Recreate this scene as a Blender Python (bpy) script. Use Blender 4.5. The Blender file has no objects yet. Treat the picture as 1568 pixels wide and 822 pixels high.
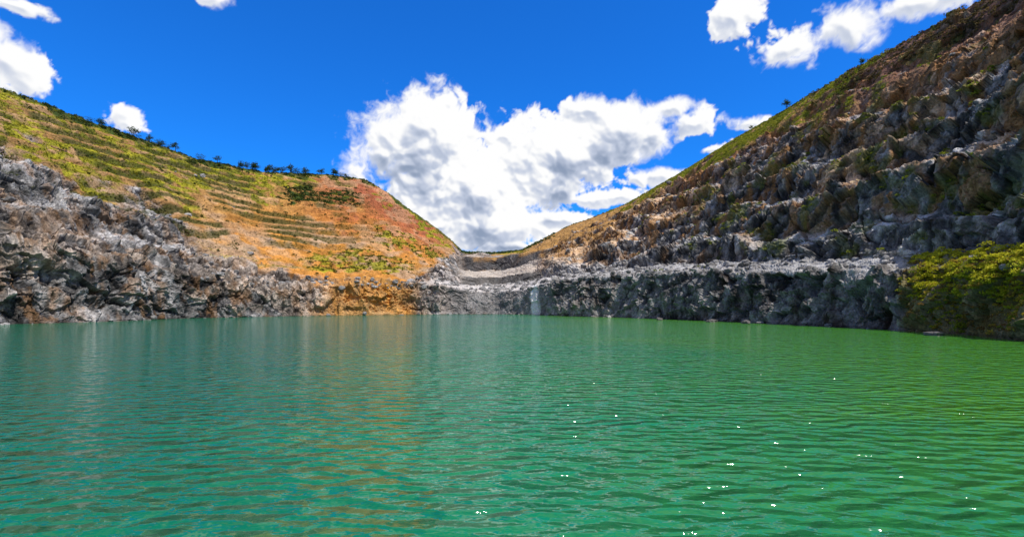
import bpy, math, numpy as np
from mathutils import Vector
rng=np.random.default_rng(7)
scene=bpy.context.scene
scene.view_settings.view_transform='Standard'
scene.view_settings.look='None'
scene.view_settings.exposure=0
F=800.0; VH=466.0; H=6.0; UC=784.0

# ------------------------------------------------------------ numpy noise
def _h(i,j,k,seed):
    with np.errstate(over='ignore'):
        x=(i.astype(np.uint32)*np.uint32(374761393)+j.astype(np.uint32)*np.uint32(668265263)
           +np.uint32((seed*1274126177)&0xffffffff))
        x=(x^(x>>np.uint32(13)))*np.uint32(1274126177)
        x=x^(x>>np.uint32(16))
        x=x*np.uint32(2246822519); x^=x>>np.uint32(15)
        k2=k.astype(np.uint32)*np.uint32(3266489917)
        x=(x^k2)*np.uint32(668265263); x^=x>>np.uint32(14)
    return x
def _f(x): return (x&np.uint32(0xffff)).astype(np.float32)/65535.0
def vnoise(p,seed):
    b=np.floor(p).astype(np.int32); f=(p-b).astype(np.float32); f=f*f*(3-2*f)
    r=0
    for dx in (0,1):
        for dy in (0,1):
            for dz in (0,1):
                w=(f[:,0] if dx else 1-f[:,0])*(f[:,1] if dy else 1-f[:,1])*(f[:,2] if dz else 1-f[:,2])
                r=r+w*_f(_h(b[:,0]+dx,b[:,1]+dy,b[:,2]+dz,seed))
    return r
def fbm(p,size,octv,seed,rough=0.5,billow=False):
    a=1;t=0;r=0;q=(p/size).astype(np.float32)
    for o in range(octv):
        x=vnoise(q+o*17.3,seed+o)
        if billow: x=np.abs(2*x-1)
        r=r+a*x; t+=a; a*=rough; q=q*2.03
    return r/t
def facet(p,size,seed,stretch=(1,1,1),tilt=.8):
    """blocky broken rock: a Voronoi cell pattern, each cell a tilted plane"""
    q=(p/size/np.array(stretch)).astype(np.float32)
    b=np.floor(q-0.5).astype(np.int32)
    n=len(q); best=np.full(n,9e9,np.float32); sec=np.full(n,9e9,np.float32)
    val=np.zeros(n,np.float32); rnd=np.zeros(n,np.float32)
    for dx in (0,1):
        for dy in (0,1):
            for dz in (0,1):
                i=b[:,0]+dx;j=b[:,1]+dy;k=b[:,2]+dz
                h=_h(i,j,k,seed); h2=_h(i,j,k,seed+91)
                j1=(h&np.uint32(255)).astype(np.float32)/255; j2=((h>>np.uint32(8))&np.uint32(255)).astype(np.float32)/255
                j3=((h>>np.uint32(16))&np.uint32(255)).astype(np.float32)/255
                d=np.stack([q[:,0]-i-(.15+.7*j1),q[:,1]-j-(.15+.7*j2),q[:,2]-k-(.15+.7*j3)],1)
                D=(d*d).sum(1)
                g1=(h2&np.uint32(255)).astype(np.float32)/127.5-1; g2=((h2>>np.uint32(8))&np.uint32(255)).astype(np.float32)/127.5-1
                g3=((h2>>np.uint32(16))&np.uint32(255)).astype(np.float32)/127.5-1
                r=((h>>np.uint32(24))&np.uint32(255)).astype(np.float32)/255
                v=(r-.5)*1.1+ tilt*(d[:,0]*g1+d[:,1]*g2+d[:,2]*g3)
                m=D<best
                sec=np.where(m,best,np.minimum(sec,D))
                best=np.where(m,D,best); val=np.where(m,v,val); rnd=np.where(m,r,rnd)
    facet.f1=np.sqrt(best)
    return val,rnd,np.sqrt(sec)-np.sqrt(best)
def ss(a,b,x):
    t=np.clip((x-a)/(b-a),0,1); return t*t*(3-2*t)

# ------------------------------------------------------------ quarry survey stations
S=[
(-900,72,119,(.06,260),(.14,225),(.35,90),(.5,-10),(.7,-120),-233),
(-400,103,169,(.06,330),(.14,300),(.35,210),(.5,140),(.7,60),-26),
(0,155,250,(.06,372),(.14,352),(.35,285),(.5,240),(.7,190),135),
(60,164,265,(.06,382),(.14,362),(.35,303),(.5,260),(.7,208),155),
(120,174,282,(.06,392),(.15,372),(.35,322),(.5,282),(.71,228),180),
(200,192,306,(.06,405),(.16,385),(.35,345),(.5,310),(.72,256),207),
(300,229,350,(.05,425),(.16,405),(.32,380),(.5,345),(.72,290),243),
(400,253,396,(.05,440),(.15,425),(.3,400),(.5,360),(.75,305),263),
(510,282,450,(.04,438),(.15,430),(.28,400),(.5,360),(.75,310),268),
(560,292,462,(.04,436),(.15,430),(.28,400),(.5,365),(.75,316),275),
(590,298,466,(.04,436),(.15,430),(.28,402),(.5,372),(.75,330),292),
(620,305,470,(.04,436),(.15,430),(.28,405),(.5,380),(.75,350),315),
(660,312,478,(.04,436),(.15,430),(.28,410),(.5,392),(.75,370),343),
(690,318,485,(.04,440),(.15,431),(.22,415),(.5,404),(.7,388),366),
(708,320,540,(.03,446),(.17,436),(.20,422),(.5,414),(.54,394),386),
(760,320,570,(.03,447),(.20,436),(.23,422),(.5,414),(.54,394),387),
(800,305,540,(.03,444),(.19,432),(.23,416),(.5,406),(.56,388),383),
(840,282,510,(.04,433),(.14,424),(.28,403),(.5,388),(.75,372),362),
(870,266,505,(.04,428),(.13,420),(.26,394),(.48,376),(.75,358),346),
(900,253,500,(.04,424),(.12,416),(.25,385),(.45,368),(.78,348),336),
(960,234,480,(.04,420),(.13,410),(.25,375),(.45,348),(.8,323),312),
(1050,200,430,(.04,418),(.13,403),(.22,365),(.42,322),(.8,275),260),
(1130,175,365,(.04,417),(.13,399),(.22,348),(.42,297),(.8,228),210),
(1200,155,320,(.04,416),(.13,397),(.22,333),(.42,272),(.8,192),170),
(1300,133,260,(.05,416),(.13,394),(.22,312),(.42,238),(.8,140),110),
(1400,117,225,(.05,415),(.13,392),(.22,292),(.42,202),(.8,92),56),
(1500,98,197,(.05,402),(.13,385),(.22,270),(.42,165),(.8,40),2),
(1568,86,180,(.05,398),(.13,372),(.22,250),(.42,132),(.8,-2),-45),
(1700,72,154,(.05,380),(.13,350),(.22,215),(.42,88),(.8,-75),-130),
(2200,48,100,(.05,274),(.13,262),(.22,46),(.42,-128),(.8,-334),-446)]
su=np.array([s[0] for s in S],float)
us=np.concatenate([np.linspace(-900,-12,110,endpoint=False),np.arange(-12,1580,1.1),np.linspace(1581,2200,90)])
def smooth_interp(vals,win=14):
    fine=np.interp(us,su,vals)
    k=np.hanning(win*2+3); k/=k.sum()
    pad=np.pad(fine,win+1,mode='edge')
    return np.convolve(pad,k,'valid')
d0=smooth_interp([s[1] for s in S]); d1=smooth_interp([s[2] for s in S])
g=[smooth_interp([s[i][0] for s in S]) for i in range(3,8)]
v=[smooth_interp([s[i][1] for s in S]) for i in range(3,8)]
vr=smooth_interp([s[8] for s in S],6)
G=[np.zeros_like(us)-.05,np.zeros_like(us)]+g+[np.ones_like(us),np.ones_like(us)*1.12,np.ones_like(us)*3.2]
Z=[];D=[]
for L in range(10):
    dd=d0+G[L]*(d1-d0)
    D.append(dd)
    if L==0: z=np.full_like(us,-7.)
    elif L==1: z=np.zeros_like(us)-.3
    elif L<7: z=H+dd*(VH-v[L-2])/F
    elif L==7: z=H+dd*(VH-vr)/F
    elif L==8: z=Z[7]-1.5
    else: z=Z[7]*0.6-6
    Z.append(z)
rows=[(0,1,8),(1,2,90),(2,3,40),(3,4,85),(4,5,100),(5,6,120),(6,7,75),(7,8,16),(8,9,14)]
T=np.concatenate([np.linspace(a,b,n,endpoint=False) for a,b,n in rows]+[[9.0]])
D=np.array(D);Z=np.array(Z)
nR=len(T); nC=len(us)
i0=np.minimum(T.astype(int),8); fr=(T-i0)[:,None]
DD=D[i0]*(1-fr)+D[i0+1]*fr
ZZ=Z[i0]*(1-fr)+Z[i0+1]*fr
for _ in range(3):
    DD[1:-1]=(DD[:-2]+2*DD[1:-1]+DD[2:])/4
    m=(T[1:-1]>1.15)[:,None]
    ZZ[1:-1]=np.where(m,(ZZ[:-2]+2*ZZ[1:-1]+ZZ[2:])/4,ZZ[1:-1])
TT=np.repeat(T[:,None],nC,1); UU=np.repeat(us[None,:],nR,0)
P=np.stack([DD*(UU-UC)/F,DD,ZZ],2).reshape(-1,3)
t=TT.ravel(); u=UU.ravel()
def normals(P):
    G3=P.reshape(nR,nC,3)
    N=np.cross(np.gradient(G3,axis=1),np.gradient(G3,axis=0))
    N/= (np.linalg.norm(N,axis=2,keepdims=True)+1e-9)
    N=N.reshape(-1,3)
    fl=(N*(np.array([0,0,H])-P)).sum(1)<0
    N[fl&(t<7)]*=-1
    return N
N0=normals(P)
def soilmask(P,t,u):
    nb=fbm(P,30,3,5); nm=fbm(P,9,4,15)
    Tr=np.interp(u,[-900,0,60,200,300,400,500,600,640,690,705,720,800,840,870,1000,1300,1568,2200],
               [5.8,5.7,5.6,5.1,4.5,3.8,3.0,2.7,3.0,5.6,7.1,6.6,6.4,5.6,5.4,6.2,6.2,6.3,6])
    return ss(-.4,.4,t+(nb-.5)*2.4+(nm-.5)*2.2-Tr)*(t>1.02),nb,nm
so_,nb,nm=soilmask(P,t,u)
def terr(z,s,k,off):
    q=z/s+off; fl=np.floor(q); f=q-fl
    return (fl+ss(k,1.0,f)-off)*s, f
z=P[:,2].copy()
lt=ss(3.3,3.9,t)*ss(7.0,6.85,t)*ss(705,670,u)
wob=(fbm(P*np.array([1,1,.35]),40,4,707)-.5)
tvar=ss(.35,.55,fbm(P,38,3,717))
zt,ph=terr(z,5.6,.55,wob*2.4)
z=z+(zt-z)*lt*(.35+.6*tvar)*np.clip(so_+.25,0,1)
farc=ss(690,715,u)*ss(835,805,u)
rt=ss(2.9,3.3,t)*ss(6.9,6.4,t)*np.clip(ss(690,720,u)+.7*ss(560,300,u),0,1)*np.clip(1.3-so_,0,1)*(1-.8*farc)
n2=fbm(P*np.array([1,1,.3]),60,4,77)
zt,ph2=terr(z,16,.55,(n2-.5)*2.0)
z=z+(zt-z)*rt*.72
n2=fbm(P*np.array([1,1,.5]),22,3,177)
zt,ph3=terr(z,5.0,.5,(n2-.5)*2.6)
z=z+(zt-z)*rt*.4
P[:,2]=z
# ---- even out the mesh along each section
G3=P.reshape(nR,nC,3); N3=N0.reshape(nR,nC,3); PH=ph.reshape(nR,nC); PB=ph2.reshape(nR,nC)
seg=np.linalg.norm(np.diff(G3,axis=0),axis=2)
dzs=np.abs(np.diff(G3[:,:,2],axis=0))+.35*seg
dzs[T[1:]>7.3]*=.02; dzs[T[1:]<.95]*=.15
cum=np.concatenate([np.zeros((1,nC)),np.cumsum(dzs+1e-4,axis=0)],0)
tgt=np.linspace(0,1,nR)
P2=np.empty_like(G3);N2=np.empty_like(N3);T2=np.empty((nR,nC));PH2=np.empty((nR,nC));PB2=np.empty((nR,nC))
for c_ in range(nC):
    q=cum[:,c_]/cum[-1,c_]
    for k in range(3):
        P2[:,c_,k]=np.interp(tgt,q,G3[:,c_,k]); N2[:,c_,k]=np.interp(tgt,q,N3[:,c_,k])
    T2[:,c_]=np.interp(tgt,q,T); PH2[:,c_]=np.interp(tgt,q,PH[:,c_]); PB2[:,c_]=np.interp(tgt,q,PB[:,c_])
P=P2.reshape(-1,3); N=N2.reshape(-1,3); t=T2.ravel(); ph=PH2.ravel(); pb=PB2.ravel()
left=u<705; right=u>790
soil,nbig,nmid=soilmask(P,t,u)
lt=ss(3.3,3.9,t)*ss(7.0,6.8,t)*ss(705,670,u)
farc=ss(690,715,u)*ss(845,815,u)
rt=ss(3.0,3.3,t)*ss(6.9,6.4,t)*np.clip(ss(690,720,u)+.7*ss(560,300,u),0,1)*np.clip(1.2-soil,0,1)*(1-farc)
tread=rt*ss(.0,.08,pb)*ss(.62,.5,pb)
Tg=np.interp(u,[-900,0,100,200,300,400,470,560,620,680,705,800,860,920,960,1000,1300,1345,2200],
               [5.9,5.8,5.5,5.6,5.9,6.3,6.6,6.85,6.75,6.6,6.9,6.8,7.6,7,6.4,6.35,6.5,7.2,7.2])
grass=ss(-.35,.35,t+(nmid-.5)*2.0+(nbig-.5)*2.2-Tg)
pat=ss(.15,0,np.abs(t-4.0)-.35-(nmid-.5)*1.0)*ss(455,490,u)*ss(650,615,u)
pat2=ss(.12,0,np.abs(t-6.25)-.2-(nmid-.5)*.6)*ss(415,440,u)*ss(560,530,u)
pat3=ss(.2,0,np.abs(t-5.3)-.25-(nmid-.5)*1.2)*ss(560,590,u)*ss(690,660,u)
pat4=ss(.2,0,np.abs(t-3.9)-.12-(nmid-.5)*.5)*ss(640,600,u)*ss(300,350,u)
grass=np.maximum.reduce([grass,pat*.9,pat2,pat3*.9,pat4*.4])
crest=ss(6.86,6.95,t+(nmid-.5)*.3)
rock=np.clip(1-np.maximum(soil,grass*(t>3)),0,1)
DIR=N*.9+np.array([0,0,.05]); DIR/=np.linalg.norm(DIR,axis=1,keepdims=True)+1e-6
# ---- broken rock
c,s_=math.cos(.45),math.sin(.45)
R=np.array([[1,0,0],[0,c,-s_],[0,s_,c]])
warp=(np.stack([fbm(P,14,3,31),fbm(P,14,3,41),fbm(P,14,3,51)],1)-.5)
warp2=(np.stack([fbm(P,3.5,2,32),fbm(P,3.5,2,42),fbm(P,3.5,2,52)],1)-.5)
Q=(P+warp*7+warp2*1.2)@R.T
fa,ra,ea=facet(Q,20,101,(1.1,1.6,.75),.5)
fe,re,ee=facet(Q+warp*4,12,151,(1,1.25,.8),.45)
fb,rb,eb=facet(Q,7,202,(1,1.3,.85),.75)
fc,rc,ec=facet(P+warp*6+warp2*1.2,3.4,303,(.9,.9,1.1),.8)
fd,rd,ed=facet(P+warp2,1.5,404,(1,1,1.1),.9)
strat=(fbm(Q*np.array([.18,.18,1]),2.6,3,909)-.5)
crag=fbm((P+warp*4)*np.array([1,1,.45]),8,5,1212,.55,True)-.35
cliff=ss(3.3,2.7,t)+.8*(u<640)*ss(6,5,t)*ss(2.8,3.4,t)
cliff=np.clip(cliff,0,1)
disp=fa*3.2*(1-.3*cliff)+fe*3.6*(1-.4*cliff)+fb*1.9+fc*1.0+fd*.45+strat*.9*(1-cliff)-crag*(1.6+6.2*cliff)-1.2*ss(.07,0,ee)*(1-cliff)
bench=ss(1.95,2.1,t)*ss(3.0,2.85,t)*(u>640)
rough=rock*(1-.80*bench)*(1-.35*tread)
rough*=1-.75*ss(650,710,u)*ss(860,820,u)
rough*=ss(7.3,6.9,t)
soft=(fbm(P,6,4,61)-.5)*1.2+fc*.25+fd*.22
D_=disp*rough+soft*(1-rough)*ss(8.2,7.0,t)
D_*= .35+.65*ss(.98,1.3,t)
P=P+DIR*D_[:,None]
P[:,2]+= (t>7.6)*(fbm(P,80,3,9)-.5)*14*ss(7.6,8.5,t)

# ---- colours (albedo with ledge highlights and shade painted in)
def C(*a): return np.array(a,np.float32)
def mix(a,b,w): return a*(1-w[:,None])+b*w[:,None]
one=np.ones((len(P),3),np.float32)
n3=fbm(P,3.0,3,88); n4=fbm(P,45,2,99); n5=fbm(P*np.array([1,1,.25]),4,3,123)
n6=fbm((P+warp*6)*np.array([1,1,.6]),5,5,1313,.6)
n7=fbm(P*np.array([1,1,.5]),1.6,3,1414,.6)
tone=np.clip(-.06+.16*rc+.20*rb+.26*re+.10*rd+.5*(n3-.5)+1.5*(n6-.5)+1.0*(n7-.5)+.3*(n4-.5)+.15,0,1)
col=mix(one*C(.030,.029,.030),one*C(.66,.63,.61),tone**1.5)
col=mix(col,one*C(.54,.52,.50)*(.3+1.4*n6)[:,None],tread*.6)  # pale scree on the treads, doubling as a painted highlight
col=col*(1-.30*rt*ss(.55,.65,pb)*ss(1.0,.92,pb))[:,None]  # risers darkened: ledge shade put into the colour
joint=np.maximum(ss(.07,0,ee)*.6,ss(.05,0,eb)*.3)*(1-cliff)
col=col*(1-joint)[:,None]
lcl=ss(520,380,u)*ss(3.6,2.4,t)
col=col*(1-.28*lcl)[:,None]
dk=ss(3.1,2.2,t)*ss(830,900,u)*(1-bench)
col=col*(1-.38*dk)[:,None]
stre=ss(.58,.70,fbm(P*np.array([1,1,.12]),2.2,3,654))*dk
col=mix(col,one*C(.42,.38,.36),stre*.45)
col=mix(col,one*C(.34,.33,.32)*(.35+1.3*n7)[:,None],bench*.85)
warm=ss(.42,.62,n4+ .35*(rb-.5)+.15*(n5-.5))
wl=ss(3.2,4.4,t)
warmr=np.where(right,warm*wl,warm*.4)
col=mix(col,col*C(1.45,1.02,.62),warmr*.85)
rust=ss(.48,.66,n5+.3*(nbig-.5))*np.where(right,.9*wl+.1,.5)
col=mix(col,one*C(.30,.15,.05)*(.5+1.0*n7)[:,None],rust*.8)
upr=ss(5.3,6.3,t)*right*ss(950,1150,u)
col=mix(col,col*C(1.0,.66,.44),upr*.9)
och=ss(.32,.6,nbig+.2*(n3-.5)+.2*ss(485,560,u)*ss(640,600,u)*ss(3.2,2.6,t))*ss(440,540,u)*ss(660,610,u)*ss(3.4,2.9,t)
col=mix(col,mix(one*C(.50,.21,.02),one*C(.42,.28,.14),n5)*(.35+1.3*n3)[:,None],np.clip(och,0,1))
pale=ss(620,700,u)*ss(900,830,u)
col=mix(col,one*C(.40,.37,.36)*(.15+1.4*tone)[:,None],pale*.5*ss(4.6,3.2,t))
col=mix(col,one*C(.58,.54,.51)*(.5+.9*n3)[:,None],bench*pale*.85)
b2=ss(3.95,4.05,t)*ss(5.0,4.9,t)*farc
col=mix(col,one*C(.48,.42,.36)*(.5+.9*n3)[:,None],b2*.85)
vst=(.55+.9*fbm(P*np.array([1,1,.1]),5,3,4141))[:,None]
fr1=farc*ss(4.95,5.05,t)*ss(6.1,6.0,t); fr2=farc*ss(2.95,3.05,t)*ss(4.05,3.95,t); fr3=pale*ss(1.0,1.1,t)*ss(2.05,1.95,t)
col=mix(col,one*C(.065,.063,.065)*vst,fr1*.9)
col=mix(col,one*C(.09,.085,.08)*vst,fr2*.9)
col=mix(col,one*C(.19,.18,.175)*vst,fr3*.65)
fall=ss(8,3,np.abs(u-817-(n5-.5)*12))*ss(2.4,1.9,t)
col=mix(col,one*C(.80,.79,.78),fall*.9)
# earth slope
earth=mix(one*C(.20,.10,.028),one*C(.52,.29,.09),np.clip(n3*1.4-.2+.35*(rd-.5)+.5*(n7-.5),0,1))
rd_=ss(430,540,u)*ss(700,650,u)*ss(4.4,5.6,t)
earth=mix(earth,one*C(.34,.10,.045)*(.4+1.2*n3)[:,None],rd_*ss(.3,.55,nbig+.16))
org=ss(240,420,u)*ss(700,650,u)*ss(6.6,5.0,t)
earth=mix(earth,one*C(.52,.215,.035)*(.45+1.1*n3)[:,None],org*.8*ss(.3,.55,nmid+.08))
brn=ss(350,250,u)*left
earth=mix(earth,one*C(.30,.16,.06)*(.5+1.0*n3)[:,None],brn*.6)
pk=ss(.54,.62,fbm(P,16,3,951))*left*ss(3.2,3.8,t)
earth=mix(earth,one*C(.50,.31,.17)*(.6+.8*n3)[:,None],pk*.5)
rbw=ss(1180,1330,u)*ss(5.3,6.0,t)
earth=mix(earth,one*C(.19,.09,.055)*(.5+1.0*n3)[:,None],rbw)
grey_e=ss(.45,.60,fbm(P,12,3,321))*(left)*ss(6,4.5,t)
earth=mix(earth,one*C(.36,.29,.22)*(.5+1.0*n3)[:,None],grey_e*.55)
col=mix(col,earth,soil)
# vegetation cover
gn=np.clip(fbm(P*np.array([1,1,3.]),7,3,555)*1.8-.4,0,1)
gcol=mix(one*C(.12,.125,.010),one*C(.42,.37,.02),gn)
gcol=mix(gcol,one*C(.04,.07,.012),np.maximum(crest*left,pat2)*ss(.2,.5,nmid+.15))
ledge=np.where(lt>.3,ss(.0,.10,ph)*ss(.66,.5,ph),.5)
gr2=ss(.42,.58,fbm(P*np.array([1,1,2.0]),5,4,777)+.22*(grass-.6)+.22*(ledge-.5)+.02)
gw=np.clip(grass*gr2,0,1)
gw=np.where(left&(crest>.5),np.maximum(gw,.8),gw)
sg=ss(.44,.58,fbm(P*np.array([1,1,.6]),24,3,3131)+.25*(nmid-.5)+.02)
strip=lt*ss(.55,.62,ph)*ss(.92,.8,ph)*sg*ss(640,450,u)*ss(4.2,5.0,t)
col=mix(col,gcol,gw)
col=mix(col,one*C(.050,.065,.012),strip*.8)
ms=ss(.58,.66,fbm(P,7,3,888))*right*ss(1000,1080,u)*ss(2.9,3.2,t)*.5
col=mix(col,one*C(.13,.15,.02),ms)
bk=ss(1375,1400,u)*ss(3.1,2.8,t)
col=mix(col,mix(one*C(.11,.07,.03),one*C(.24,.21,.04),n3),bk*.8)
wet=ss(.9,.2,P[:,2])*(t<2)
col=col*(1-.45*wet)[:,None]
far=ss(7.4,8.2,t)
col=mix(col,one*C(.10,.13,.03),far)
col=np.clip(col,.01,.8)

# ---- mesh helpers
def grid_faces(nR,nC):
    a=np.arange(nR*nC).reshape(nR,nC)
    return np.stack([a[:-1,:-1],a[:-1,1:],a[1:,1:],a[1:,:-1]],2).reshape(-1,4)
def make_mesh(name,V,Fc,cols=None,mat=None,smooth=False):
    me=bpy.data.meshes.new(name)
    V=np.asarray(V,np.float32);Fc=np.asarray(Fc,np.int32)
    k=Fc.shape[1]
    me.vertices.add(len(V)); me.vertices.foreach_set('co',V.ravel())
    me.loops.add(Fc.size); me.loops.foreach_set('vertex_index',Fc.ravel())
    me.polygons.add(len(Fc)); me.polygons.foreach_set('loop_start',np.arange(0,Fc.size,k,dtype=np.int32))
    me.update(calc_edges=True)
    if cols is not None:
        if cols.shape[1]==3: cols=np.concatenate([cols,np.ones((len(cols),1))],1)
        at=me.attributes.new('surface_color','FLOAT_COLOR','POINT')
        at.data.foreach_set('color',cols.astype(np.float32).ravel())
    me.polygons.foreach_set('use_smooth',np.full(len(Fc),smooth))
    ob=bpy.data.objects.new(name,me); scene.collection.objects.link(ob)
    if mat: me.materials.append(mat)
    return ob
def newmat(name):
    m=bpy.data.materials.new(name); m.use_nodes=True
    return m,m.node_tree.nodes,m.node_tree.links,m.node_tree.nodes['Principled BSDF']

m,n,l,b=newmat('rock_and_earth')
at=n.new('ShaderNodeAttribute'); at.attribute_name='surface_color'
ge=n.new('ShaderNodeNewGeometry')
no=n.new('ShaderNodeTexNoise'); no.inputs['Scale'].default_value=1.5; no.inputs['Detail'].default_value=4; no.inputs['Roughness'].default_value=.7
l.new(ge.outputs['Position'],no.inputs['Vector'])
mr=n.new('ShaderNodeMapRange'); mr.inputs['From Min'].default_value=.3; mr.inputs['From Max'].default_value=.7
mr.inputs['To Min'].default_value=.45; mr.inputs['To Max'].default_value=1.55
l.new(no.outputs['Fac'],mr.inputs['Value'])
vm=n.new('ShaderNodeVectorMath'); vm.operation='SCALE'
l.new(at.outputs['Color'],vm.inputs[0]); l.new(mr.outputs[0],vm.inputs['Scale'])
l.new(vm.outputs[0],b.inputs['Base Color']); b.inputs['Roughness'].default_value=.85
b.inputs['Specular IOR Level'].default_value=.2
bu=n.new('ShaderNodeBump'); bu.inputs['Strength'].default_value=.8; bu.inputs['Distance'].default_value=.6
l.new(no.outputs['Fac'],bu.inputs['Height']); l.new(bu.outputs[0],b.inputs['Normal'])
rockmat=m
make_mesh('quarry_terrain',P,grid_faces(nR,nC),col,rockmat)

# ------------------------------------------------------------ ground sheet & water
m,n,l,b=newmat('lake_bed'); b.inputs['Base Color'].default_value=(.08,.1,.05,1); b.inputs['Roughness'].default_value=.9
V=[(-6000,-6000,-9),(6000,-6000,-9),(6000,6000,-9),(-6000,6000,-9)]
make_mesh('ground',V,[[0,1,2,3]],None,m)
m,n,l,b=newmat('lake_water')
ge=n.new('ShaderNodeNewGeometry')
def noise(scale,det,rough,stretch,dist=0.0,rot=0):
    mp=n.new('ShaderNodeMapping'); mp.inputs['Scale'].default_value=stretch; mp.inputs['Rotation'].default_value=(0,0,rot)
    l.new(ge.outputs['Position'],mp.inputs['Vector'])
    t_=n.new('ShaderNodeTexNoise'); t_.inputs['Scale'].default_value=scale; t_.inputs['Detail'].default_value=det
    t_.inputs['Roughness'].default_value=rough; t_.inputs['Distortion'].default_value=dist
    l.new(mp.outputs[0],t_.inputs['Vector']); return t_.outputs['Fac']
def math_(op,a,b_,c_=None):
    x=n.new('ShaderNodeMath'); x.operation=op
    for i,q in enumerate((a,b_,c_)):
        if q is None: continue
        if isinstance(q,(int,float)): x.inputs[i].default_value=q
        else: l.new(q,x.inputs[i])
    return x.outputs[0]
a1=noise(1.25,0,.4,(.7,1.3,1),.25,.12)
a2=noise(3.1,1,.4,(.8,1.3,1),.2,-.35)
a3=noise(.3,2,.5,(.6,1.2,1),0,-.15)
hsum=math_('ADD',math_('ADD',math_('MULTIPLY',a1,.80),math_('MULTIPLY',a2,.17)),math_('MULTIPLY',a3,1.0))
bu=n.new('ShaderNodeBump'); bu.inputs['Strength'].default_value=1; bu.inputs['Distance'].default_value=.64
l.new(hsum,bu.inputs['Height']); l.new(bu.outputs[0],b.inputs['Normal'])
cn=noise(.02,3,.6,(1,1.6,1),.5)
sep=n.new('ShaderNodeSeparateXYZ'); l.new(ge.outputs['Position'],sep.inputs[0])
gx=math_('ADD',math_('MULTIPLY',sep.outputs['X'],.014),cn)
cr=n.new('ShaderNodeValToRGB'); l.new(gx,cr.inputs[0])
e=cr.color_ramp.elements
e[0].position=.2; e[0].color=(.003,.120,.055,1)
e[1].position=.9; e[1].color=(.050,.20,.018,1)
x=e.new(.5); x.color=(.004,.165,.060,1)
l.new(cr.outputs[0],b.inputs['Base Color'])
b.inputs['Roughness'].default_value=.07; b.inputs['IOR'].default_value=1.6
V=[(-420,-420,0),(420,-420,0),(420,600,0),(-420,600,0)]
make_mesh('lake_water',V,[[0,1,2,3]],None,m)

# ------------------------------------------------------------ vegetation
m,n,l,b=newmat('foliage')
at=n.new('ShaderNodeAttribute'); at.attribute_name='surface_color'
l.new(at.outputs['Color'],b.inputs['Base Color']); b.inputs['Roughness'].default_value=.7
b.inputs['Specular IOR Level'].default_value=.2
tr=n.new('ShaderNodeBsdfTranslucent'); l.new(at.outputs['Color'],tr.inputs['Color'])
mx=n.new('ShaderNodeMixShader'); mx.inputs[0].default_value=.45
l.new(b.outputs[0],mx.inputs[1]); l.new(tr.outputs[0],mx.inputs[2]); l.new(mx.outputs[0],n['Material Output'].inputs[0])
folmat=m
def leaves(cen,size,cols,updown=.6):
    k=len(cen)
    a=rng.normal(size=(k,3)); a/=np.linalg.norm(a,axis=1,keepdims=True)
    c_=rng.normal(size=(k,3)); bb=np.cross(a,c_); bb/=np.linalg.norm(bb,axis=1,keepdims=True)
    s=size[:,None]
    V=np.stack([cen-a*s,cen-bb*s*updown,cen+a*s,cen+bb*s*updown],1).reshape(-1,3)
    Fc=np.arange(4*k).reshape(k,4)
    return V,Fc,np.repeat(cols,4,0)
P3=P.reshape(nR,nC,3)
cr_=np.cross(np.gradient(P3,axis=1),np.gradient(P3,axis=0))
area=np.linalg.norm(cr_,axis=2).ravel()
infr=(u>-150)&(u<1720)
def scatter(w,k):
    w=w*infr*area; w=w/w.sum()
    return rng.choice(len(P),size=k,p=w)
def clumps(idx,rad,nl,ls,c1,c2,flat=.7):
    k=len(idx)
    r=rad*rng.uniform(.5,1.3,k)
    off=rng.normal(size=(k,nl,3)); off/=np.linalg.norm(off,axis=2,keepdims=True)
    off*=(rng.uniform(.3,1,(k,nl,1))**.5)
    off[:,:,2]=np.abs(off[:,:,2])*flat
    cen=P[idx][:,None,:]+off*r[:,None,None]
    w=rng.uniform(0,1,(k,1,1))*.6+rng.uniform(0,1,(k,nl,1))*.4
    cc=C(*c1)*(1-w)+C(*c2)*w
    return leaves(cen.reshape(-1,3),(ls*rng.uniform(.6,1.3,k*nl)),cc.reshape(-1,3))
def join(parts):
    V=[];Fc=[];Cc=[];o=0
    for v_,f_,c_ in parts:
        V.append(v_);Fc.append(f_+o);Cc.append(c_);o+=len(v_)
    return np.concatenate(V),np.concatenate(Fc),np.concatenate(Cc)
gm=gw*(t<7.1)*(t>3)
parts=[clumps(scatter(gm*left,6000),.7,9,.3,(.13,.14,.012),(.48,.42,.025)),
       clumps(scatter(gm*right,5000),.9,9,.35,(.12,.14,.012),(.40,.40,.03)),
       clumps(scatter(strip+1e-9,2500),.7,12,.28,(.03,.045,.01),(.16,.17,.02)),
       clumps(scatter(soil*(t<7)*(t>3)*left,2200),.6,8,.28,(.14,.11,.02),(.36,.27,.06))]
make_mesh('grass_tufts',*join(parts),folmat)
dark=((.018,.035,.008),(.07,.11,.02))
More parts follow.
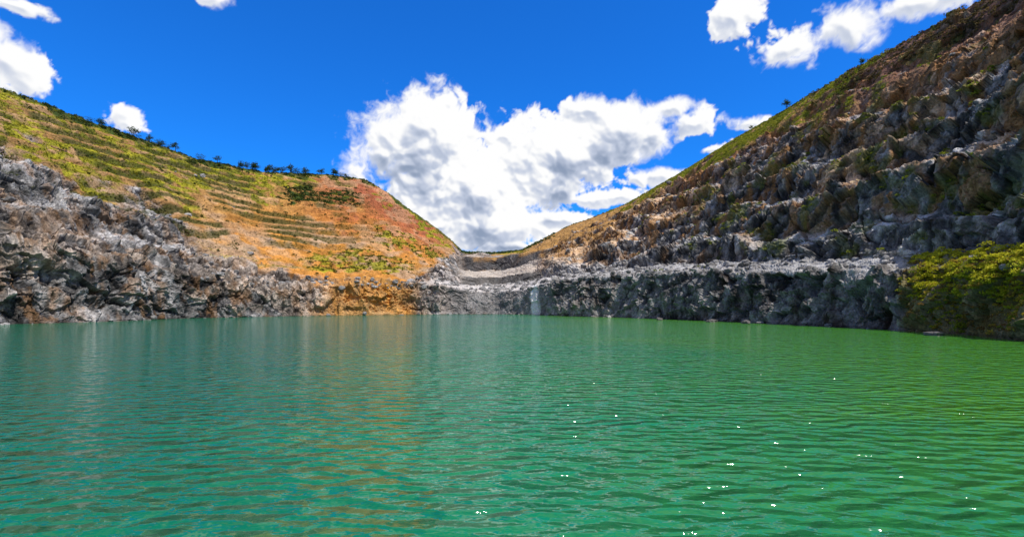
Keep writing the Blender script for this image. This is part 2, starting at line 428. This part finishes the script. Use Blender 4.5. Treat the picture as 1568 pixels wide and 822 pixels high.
parts=[clumps(scatter(crest*left*(t<7.3)*(u<580),900),1.5,40,.42,*dark),
       clumps(scatter(pat2*(t<7),240),1.6,40,.45,*dark),
       clumps(scatter(pat*.8+pat3*.6+1e-9,420),1.1,26,.4,(.07,.08,.01),(.26,.24,.03)),
       clumps(scatter(soil*left*(t>3.3)*(t<6.8),150),1.4,36,.42,(.03,.05,.01),(.13,.14,.02)),
       clumps(scatter(ss(.58,.65,fbm(P,7,3,888))*right*(u>980)*(t>2)*(t<6)+1e-9,600),1.1,34,.3,(.08,.10,.01),(.34,.38,.03)),
       clumps(scatter(right*(u>1280)*(t>6.3)*(t<7.05)+1e-9,700),1.1,26,.36,(.05,.05,.015),(.2,.13,.05)),
       clumps(scatter(right*(t>6.9)*(t<7.1)*(u>860)+1e-9,400),.9,26,.35,(.04,.07,.01),(.16,.2,.03)),
       clumps(scatter(((u>700)&(u<850)&(t>6.6)&(t<7.1))+1e-9,500),1.6,26,.5,(.03,.06,.015),(.09,.13,.03))]
make_mesh('hillside_shrubs',*join(parts),folmat)
wb=ss(1385,1430,u)*(t<2.95)*(t>1.05)*ss(.40,.52,fbm(P,5,3,444)+.14*(t-1.7))
parts=[clumps(scatter(wb*ss(1.3,2,t)+1e-9,650),1.1,70,.2,(.22,.23,.01),(.78,.72,.04)),
       clumps(scatter(wb+1e-9,300),.8,50,.18,(.3,.2,.03),(.65,.5,.06)),
       clumps(scatter(wb*(t<2)+1e-9,240),.9,50,.2,(.08,.11,.008),(.45,.50,.03)),
       clumps(scatter(ss(1385,1400,u)*(t<2.9)*(t>1.05)+1e-9,380),.7,40,.15,(.12,.06,.02),(.40,.25,.05))]
make_mesh('bank_shrubs',*join(parts),folmat)

def tube(p0,p1,r0,r1,k=6):
    p0=np.array(p0,float);p1=np.array(p1,float);d=p1-p0;d/=np.linalg.norm(d)
    a=np.cross(d,[.3,1,.2]);a/=np.linalg.norm(a);b_=np.cross(d,a)
    an=np.linspace(0,2*np.pi,k,endpoint=False)
    ring=np.cos(an)[:,None]*a+np.sin(an)[:,None]*b_
    V=np.concatenate([p0+ring*r0,p1+ring*r1])
    Fc=np.array([[i,(i+1)%k,k+(i+1)%k,k+i] for i in range(k)])
    return V,Fc,np.tile(C(.1,.07,.045),(2*k,1))
def tree(base,h,spread):
    pt=[]; base=np.array(base,float)-np.array([0,0,.4])
    lean=rng.normal(size=3)*.06*h; lean[2]=0
    top=base+np.array([0,0,h*.6])+lean
    pt.append(tube(base,top,.035*h,.018*h))
    cc=[]
    for i in range(7):
        s=rng.uniform(.35,1); st=base+(top-base)*s
        an=rng.uniform(0,6.28); en=st+np.array([math.cos(an)*spread*.6,math.sin(an)*spread*.6,h*rng.uniform(.12,.38)])
        pt.append(tube(st,en,.014*h,.006*h,5)); cc.append(en)
    cc.append(top+np.array([0,0,h*.3]))
    for c_ in cc:
        k=34; o=rng.normal(size=(k,3))*np.array([.26*spread,.26*spread,.09*h])
        w=rng.uniform(0,1,(k,1))*np.clip(.5+o[:,2:3]/(.2*h),0.1,1)
        pt.append(leaves(c_+o,rng.uniform(.04,.075,k)*h,C(.02,.04,.008)*(1-w)+C(.10,.15,.025)*w))
    return join(pt)
def crestpt(uu):
    ci=int(np.argmin(abs(us-uu))); k7=int(np.argmin(abs(T2[:,ci]-7.0))); cand=P3[k7-10:k7+8,ci]
    return cand[np.argmax(cand[:,2]/cand[:,1])]
pl=[]
for uu in list(rng.uniform(350,470,22))+list(rng.uniform(470,545,8))+list(rng.uniform(205,345,9))+list(rng.uniform(120,200,3)):
    pl.append(tree(crestpt(uu),rng.uniform(2.5,6.5),rng.uniform(1.6,3.6)))
make_mesh('distant_tree_row',*join(pl),folmat)
for uu,h in ((268,6.2),(1203,6.5),(1318,4.0),(1150,3.4),(445,7.5)):
    p=crestpt(uu); o=make_mesh('tree',*join([tree((0,0,0),h,h*.4)]),folmat); o.location=p

# ------------------------------------------------------------ boulders / rubble
import bmesh
def rock_lump(c_,r):
    bm=bmesh.new(); bmesh.ops.create_icosphere(bm,subdivisions=2,radius=1)
    V=np.array([v_.co[:] for v_ in bm.verts]); Fc=np.array([[q.index for q in f.verts] for f in bm.faces]); bm.free()
    f_,_,_=facet(V+rng.uniform(0,90,3),.8,int(rng.integers(1,999)))
    V=V*(1+.35*f_)[:,None]*np.array([rng.uniform(.8,1.4),rng.uniform(.8,1.3),rng.uniform(.5,.9)])*r
    g_=rng.uniform(.10,.34)
    return V+c_,Fc,np.tile(C(g_,g_*.96,g_*.93),(len(V),1))
idx=scatter(((t>1.9)&(t<3.1)&(u>300)|((t>1)&(t<1.06)))*1.0*rock+tread*.25+1e-9,1100)
pl=[rock_lump(P[i]+np.array([0,0,.1]),rng.uniform(.25,.9)**1.3*(1+P[i][1]/300)) for i in idx]
make_mesh('rock_rubble',*join(pl),rockmat)
for uu,dd,r in ((1142,163,1.2),(1090,178,1.4),(1430,101,1.4),(1010,201,1.2)):
    V_,F_,C_=rock_lump(np.array([0,0,0]),r)
    o=make_mesh('boulder',V_,F_,C_*0+C(.12,.11,.105),rockmat); o.location=((uu-UC)/F*dd,dd,.15)

# ------------------------------------------------------------ sun & sky
sd=Vector((.385,-.27,.86)).normalized()
su_=bpy.data.lights.new('sun','SUN'); su_.energy=5.0; su_.angle=math.radians(.5); su_.color=(1,.95,.86)
so=bpy.data.objects.new('sun',su_); scene.collection.objects.link(so)
so.rotation_euler=sd.to_track_quat('Z','Y').to_euler()
w=bpy.data.worlds.new('World'); scene.world=w; w.use_nodes=True
w.cycles.sampling_method='MANUAL'; w.cycles.sample_map_resolution=256
n=w.node_tree.nodes; l=w.node_tree.links
sky=n.new('ShaderNodeTexSky'); sky.sky_type='NISHITA'; sky.sun_disc=False
sky.sun_elevation=math.asin(sd.z); sky.sun_rotation=math.atan2(sd.x,sd.y)
sky.air_density=1.0; sky.dust_density=.3; sky.ozone_density=2.5
tint=n.new('ShaderNodeMix'); tint.data_type='RGBA'; tint.blend_type='MULTIPLY'; tint.inputs[0].default_value=1
l.new(sky.outputs[0],tint.inputs[6]); tint.inputs[7].default_value=(.10,.86,2.05,1)
bg=n['Background']; bg.inputs['Strength'].default_value=.10; l.new(tint.outputs[2],bg.inputs['Color'])
tc=n.new('ShaderNodeTexCoord')
sx=n.new('ShaderNodeSeparateXYZ'); l.new(tc.outputs['Generated'],sx.inputs[0])
no=n.new('ShaderNodeTexNoise'); no.inputs['Scale'].default_value=3; no.inputs['Detail'].default_value=4
l.new(tc.outputs['Generated'],no.inputs['Vector'])
def mrange(val,a,b_,c_,d_):
    x=n.new('ShaderNodeMapRange'); x.interpolation_type='SMOOTHSTEP'
    l.new(val,x.inputs['Value'])
    for k_,q in zip(('From Min','From Max','To Min','To Max'),(a,b_,c_,d_)): x.inputs[k_].default_value=q
    return x.outputs[0]
reg=math_('SUBTRACT',math_('MULTIPLY',sx.outputs['Z'],1.6),sx.outputs['Y'])
fill_cover=math_('MULTIPLY',mrange(no.outputs['Fac'],.42,.56,0,1),mrange(reg,.25,.7,0,1))  # unseen cloud cover overhead and behind the camera, added as white fill light
fill_bg=n.new('ShaderNodeBackground'); fill_bg.inputs['Color'].default_value=(1,.97,.93,1); fill_bg.inputs['Strength'].default_value=.55
mxs=n.new('ShaderNodeMixShader'); l.new(fill_cover,mxs.inputs[0]); l.new(bg.outputs[0],mxs.inputs[1]); l.new(fill_bg.outputs[0],mxs.inputs[2])
l.new(mxs.outputs[0],n['World Output'].inputs['Surface'])

# ---- cumulus clouds: emissive sheet, light and shade computed into its colours, 6 km away
az=np.radians(np.arange(-62,60,.088)); el=np.radians(np.arange(1.2,52,.088))
A,E=np.meshgrid(az,el); sh_=A.shape
DV=np.stack([np.sin(A)*np.cos(E),np.cos(A)*np.cos(E),np.sin(E)],2).reshape(-1,3)
blobs=[(650,222,102,78,1),(720,290,120,88,1),(830,250,120,80,1),(960,205,115,56,1),(1062,190,52,28,.8),(745,352,115,46,1),
(850,338,60,15,.7),(925,303,75,16,.7),(1015,268,72,18,.7),(1105,228,52,13,.6),(900,170,50,26,1),(1030,165,36,20,1),
(780,378,80,14,.8),(8,98,64,46,.75),(-60,40,80,40,1),(197,183,38,30,.45),(335,0,36,18,.4),(25,10,70,14,.45),
(1215,76,80,44,.75),(1290,42,88,44,.8),(1400,6,110,28,.7),(1125,25,38,38,.5),(1152,186,44,12,.35),(1240,103,24,13,.4),
(-200,150,120,60,1),(1700,-120,220,70,1),(740,-175,260,100,1),(760,-400,330,150,1)]  # the high central blobs are out of view, added to whiten the lake reflection
Bf=np.full(A.size,-9.0,np.float32); a_=A.ravel(); e_=E.ravel()
for bu_,bv,rx,ry,so2 in blobs:
    ca=math.atan((bu_-UC)/F); ce=math.atan((VH-bv)/F*math.cos(ca))
    wa=rx/F*math.cos(ca)**2; we=ry/F*math.cos(ca)*math.cos(ce)**2
    f_=1.0-np.sqrt(((a_-ca)/wa)**2+((e_-ce)/we)**2)
    f_=np.where(f_>0,f_*so2,f_)-(1-so2)*.12
    k_=.12; h_=np.clip(.5+.5*(f_-Bf)/k_,0,1)
    Bf=Bf*(1-h_)+f_*h_+k_*h_*(1-h_)
near=Bf>-1.0
Dn=np.full(A.size,-1.0,np.float32); wo=np.zeros(A.size,np.float32)
Dv=DV[near]
wp=np.stack([fbm(Dv,.05,4,s0,.6) for s0 in (611,622,633)],1)-.5
q=Dv+wp*.045
n1=fbm(q,.10,8,700,.58)
facet(q,.060,811); w1=1-facet.f1
facet(q+wp*.02,.026,822); w2=1-facet.f1
bl=1-fbm(q,.03,5,833,.6,True)
w_=w1*.4+w2*.25+bl*.35
fine=fbm(q,.022,5,881,.6)
Dn[near]=Bf[near]*1.15+.15+1.75*(n1-.5)+.8*(w_-.52)+.75*(fine-.5)
wo[near]=w_
hi=np.zeros(A.size,np.float32); hi[near]=fbm(q,.010,4,850,.6)-.5
Dg=Dn.reshape(sh_)
lowp=np.zeros(A.size,np.float32); lowp[near]=fbm(q,.09,2,860)
wd=.20+.35*ss(.45,.65,lowp)
alpha=ss(0.0,1.0,(Dn+hi*.25)/wd)
def blur(a,k):
    kk=np.hanning(2*k+3)[1:-1]; kk/=kk.sum()
    a=np.apply_along_axis(lambda x_:np.convolve(np.pad(x_,k,mode='edge'),kk,'valid'),0,a)
    return np.apply_along_axis(lambda x_:np.convolve(np.pad(x_,k,mode='edge'),kk,'valid'),1,a)
st=math.radians(.088)
def litof(Rl):
    gy,gx=np.gradient(Rl,st); return (-gx*.45-gy*.80+.42)/np.sqrt(gx**2+gy**2+1)
base_=np.sqrt(np.clip(Dg,0,1.6))
lit=.5*litof(blur(base_*.09,3)+blur(wo.reshape(sh_)*.035,2))+.5*litof(blur(base_*.16,9))
above=blur(np.clip(Dg,0,1),9)
shf=int(2.4/.088); ab=np.zeros(sh_,np.float32); ab[:-shf]=above[shf:]
mot=np.zeros(A.size,np.float32); mot[near]=fbm(q,.10,5,871,.55)
br=.68+.42*np.clip(lit,-.6,1.0)+.20*ss(.9,.15,Dg)-.46*ss(.25,.95,ab)*ss(.38,.62,mot.reshape(sh_))
br=np.clip(br,0,1).ravel()
cc=mix(np.ones((A.size,3))*C(.27,.34,.48),np.ones((A.size,3))*C(.55,.61,.75),ss(0,.5,br))
cc=mix(cc,np.ones((A.size,3))*C(1.0,1.0,1.0),ss(.38,.85,br))
V=DV*6000+np.array([0,0,H])
Fq=grid_faces(*sh_)
keep=alpha[Fq].max(1)>0.004
Fq=Fq[keep]
usd=np.unique(Fq); rm=np.full(len(V),-1); rm[usd]=np.arange(len(usd))
m,n,l,b=newmat('cloud'); n.remove(b)
at=n.new('ShaderNodeAttribute'); at.attribute_name='surface_color'
em=n.new('ShaderNodeEmission'); l.new(at.outputs['Color'],em.inputs['Color'])
tp=n.new('ShaderNodeBsdfTransparent'); ms_=n.new('ShaderNodeMixShader')
l.new(at.outputs['Alpha'],ms_.inputs[0]); l.new(tp.outputs[0],ms_.inputs[1]); l.new(em.outputs[0],ms_.inputs[2])
l.new(ms_.outputs[0],n['Material Output'].inputs[0])
m.cycles.emission_sampling='NONE'
make_mesh('cloud',V[usd],rm[Fq],np.concatenate([cc,alpha[:,None]],1)[usd],m,True)

# ------------------------------------------------------------ camera
cam=bpy.data.cameras.new('camera'); co=bpy.data.objects.new('camera',cam); scene.collection.objects.link(co)
cam.sensor_width=36; cam.lens=36*F/1568; cam.clip_end=20000; cam.clip_start=.1
cam.shift_y=(VH-411)/1568
co.location=(0,0,H); co.rotation_euler=(math.radians(90),0,0)
scene.camera=co
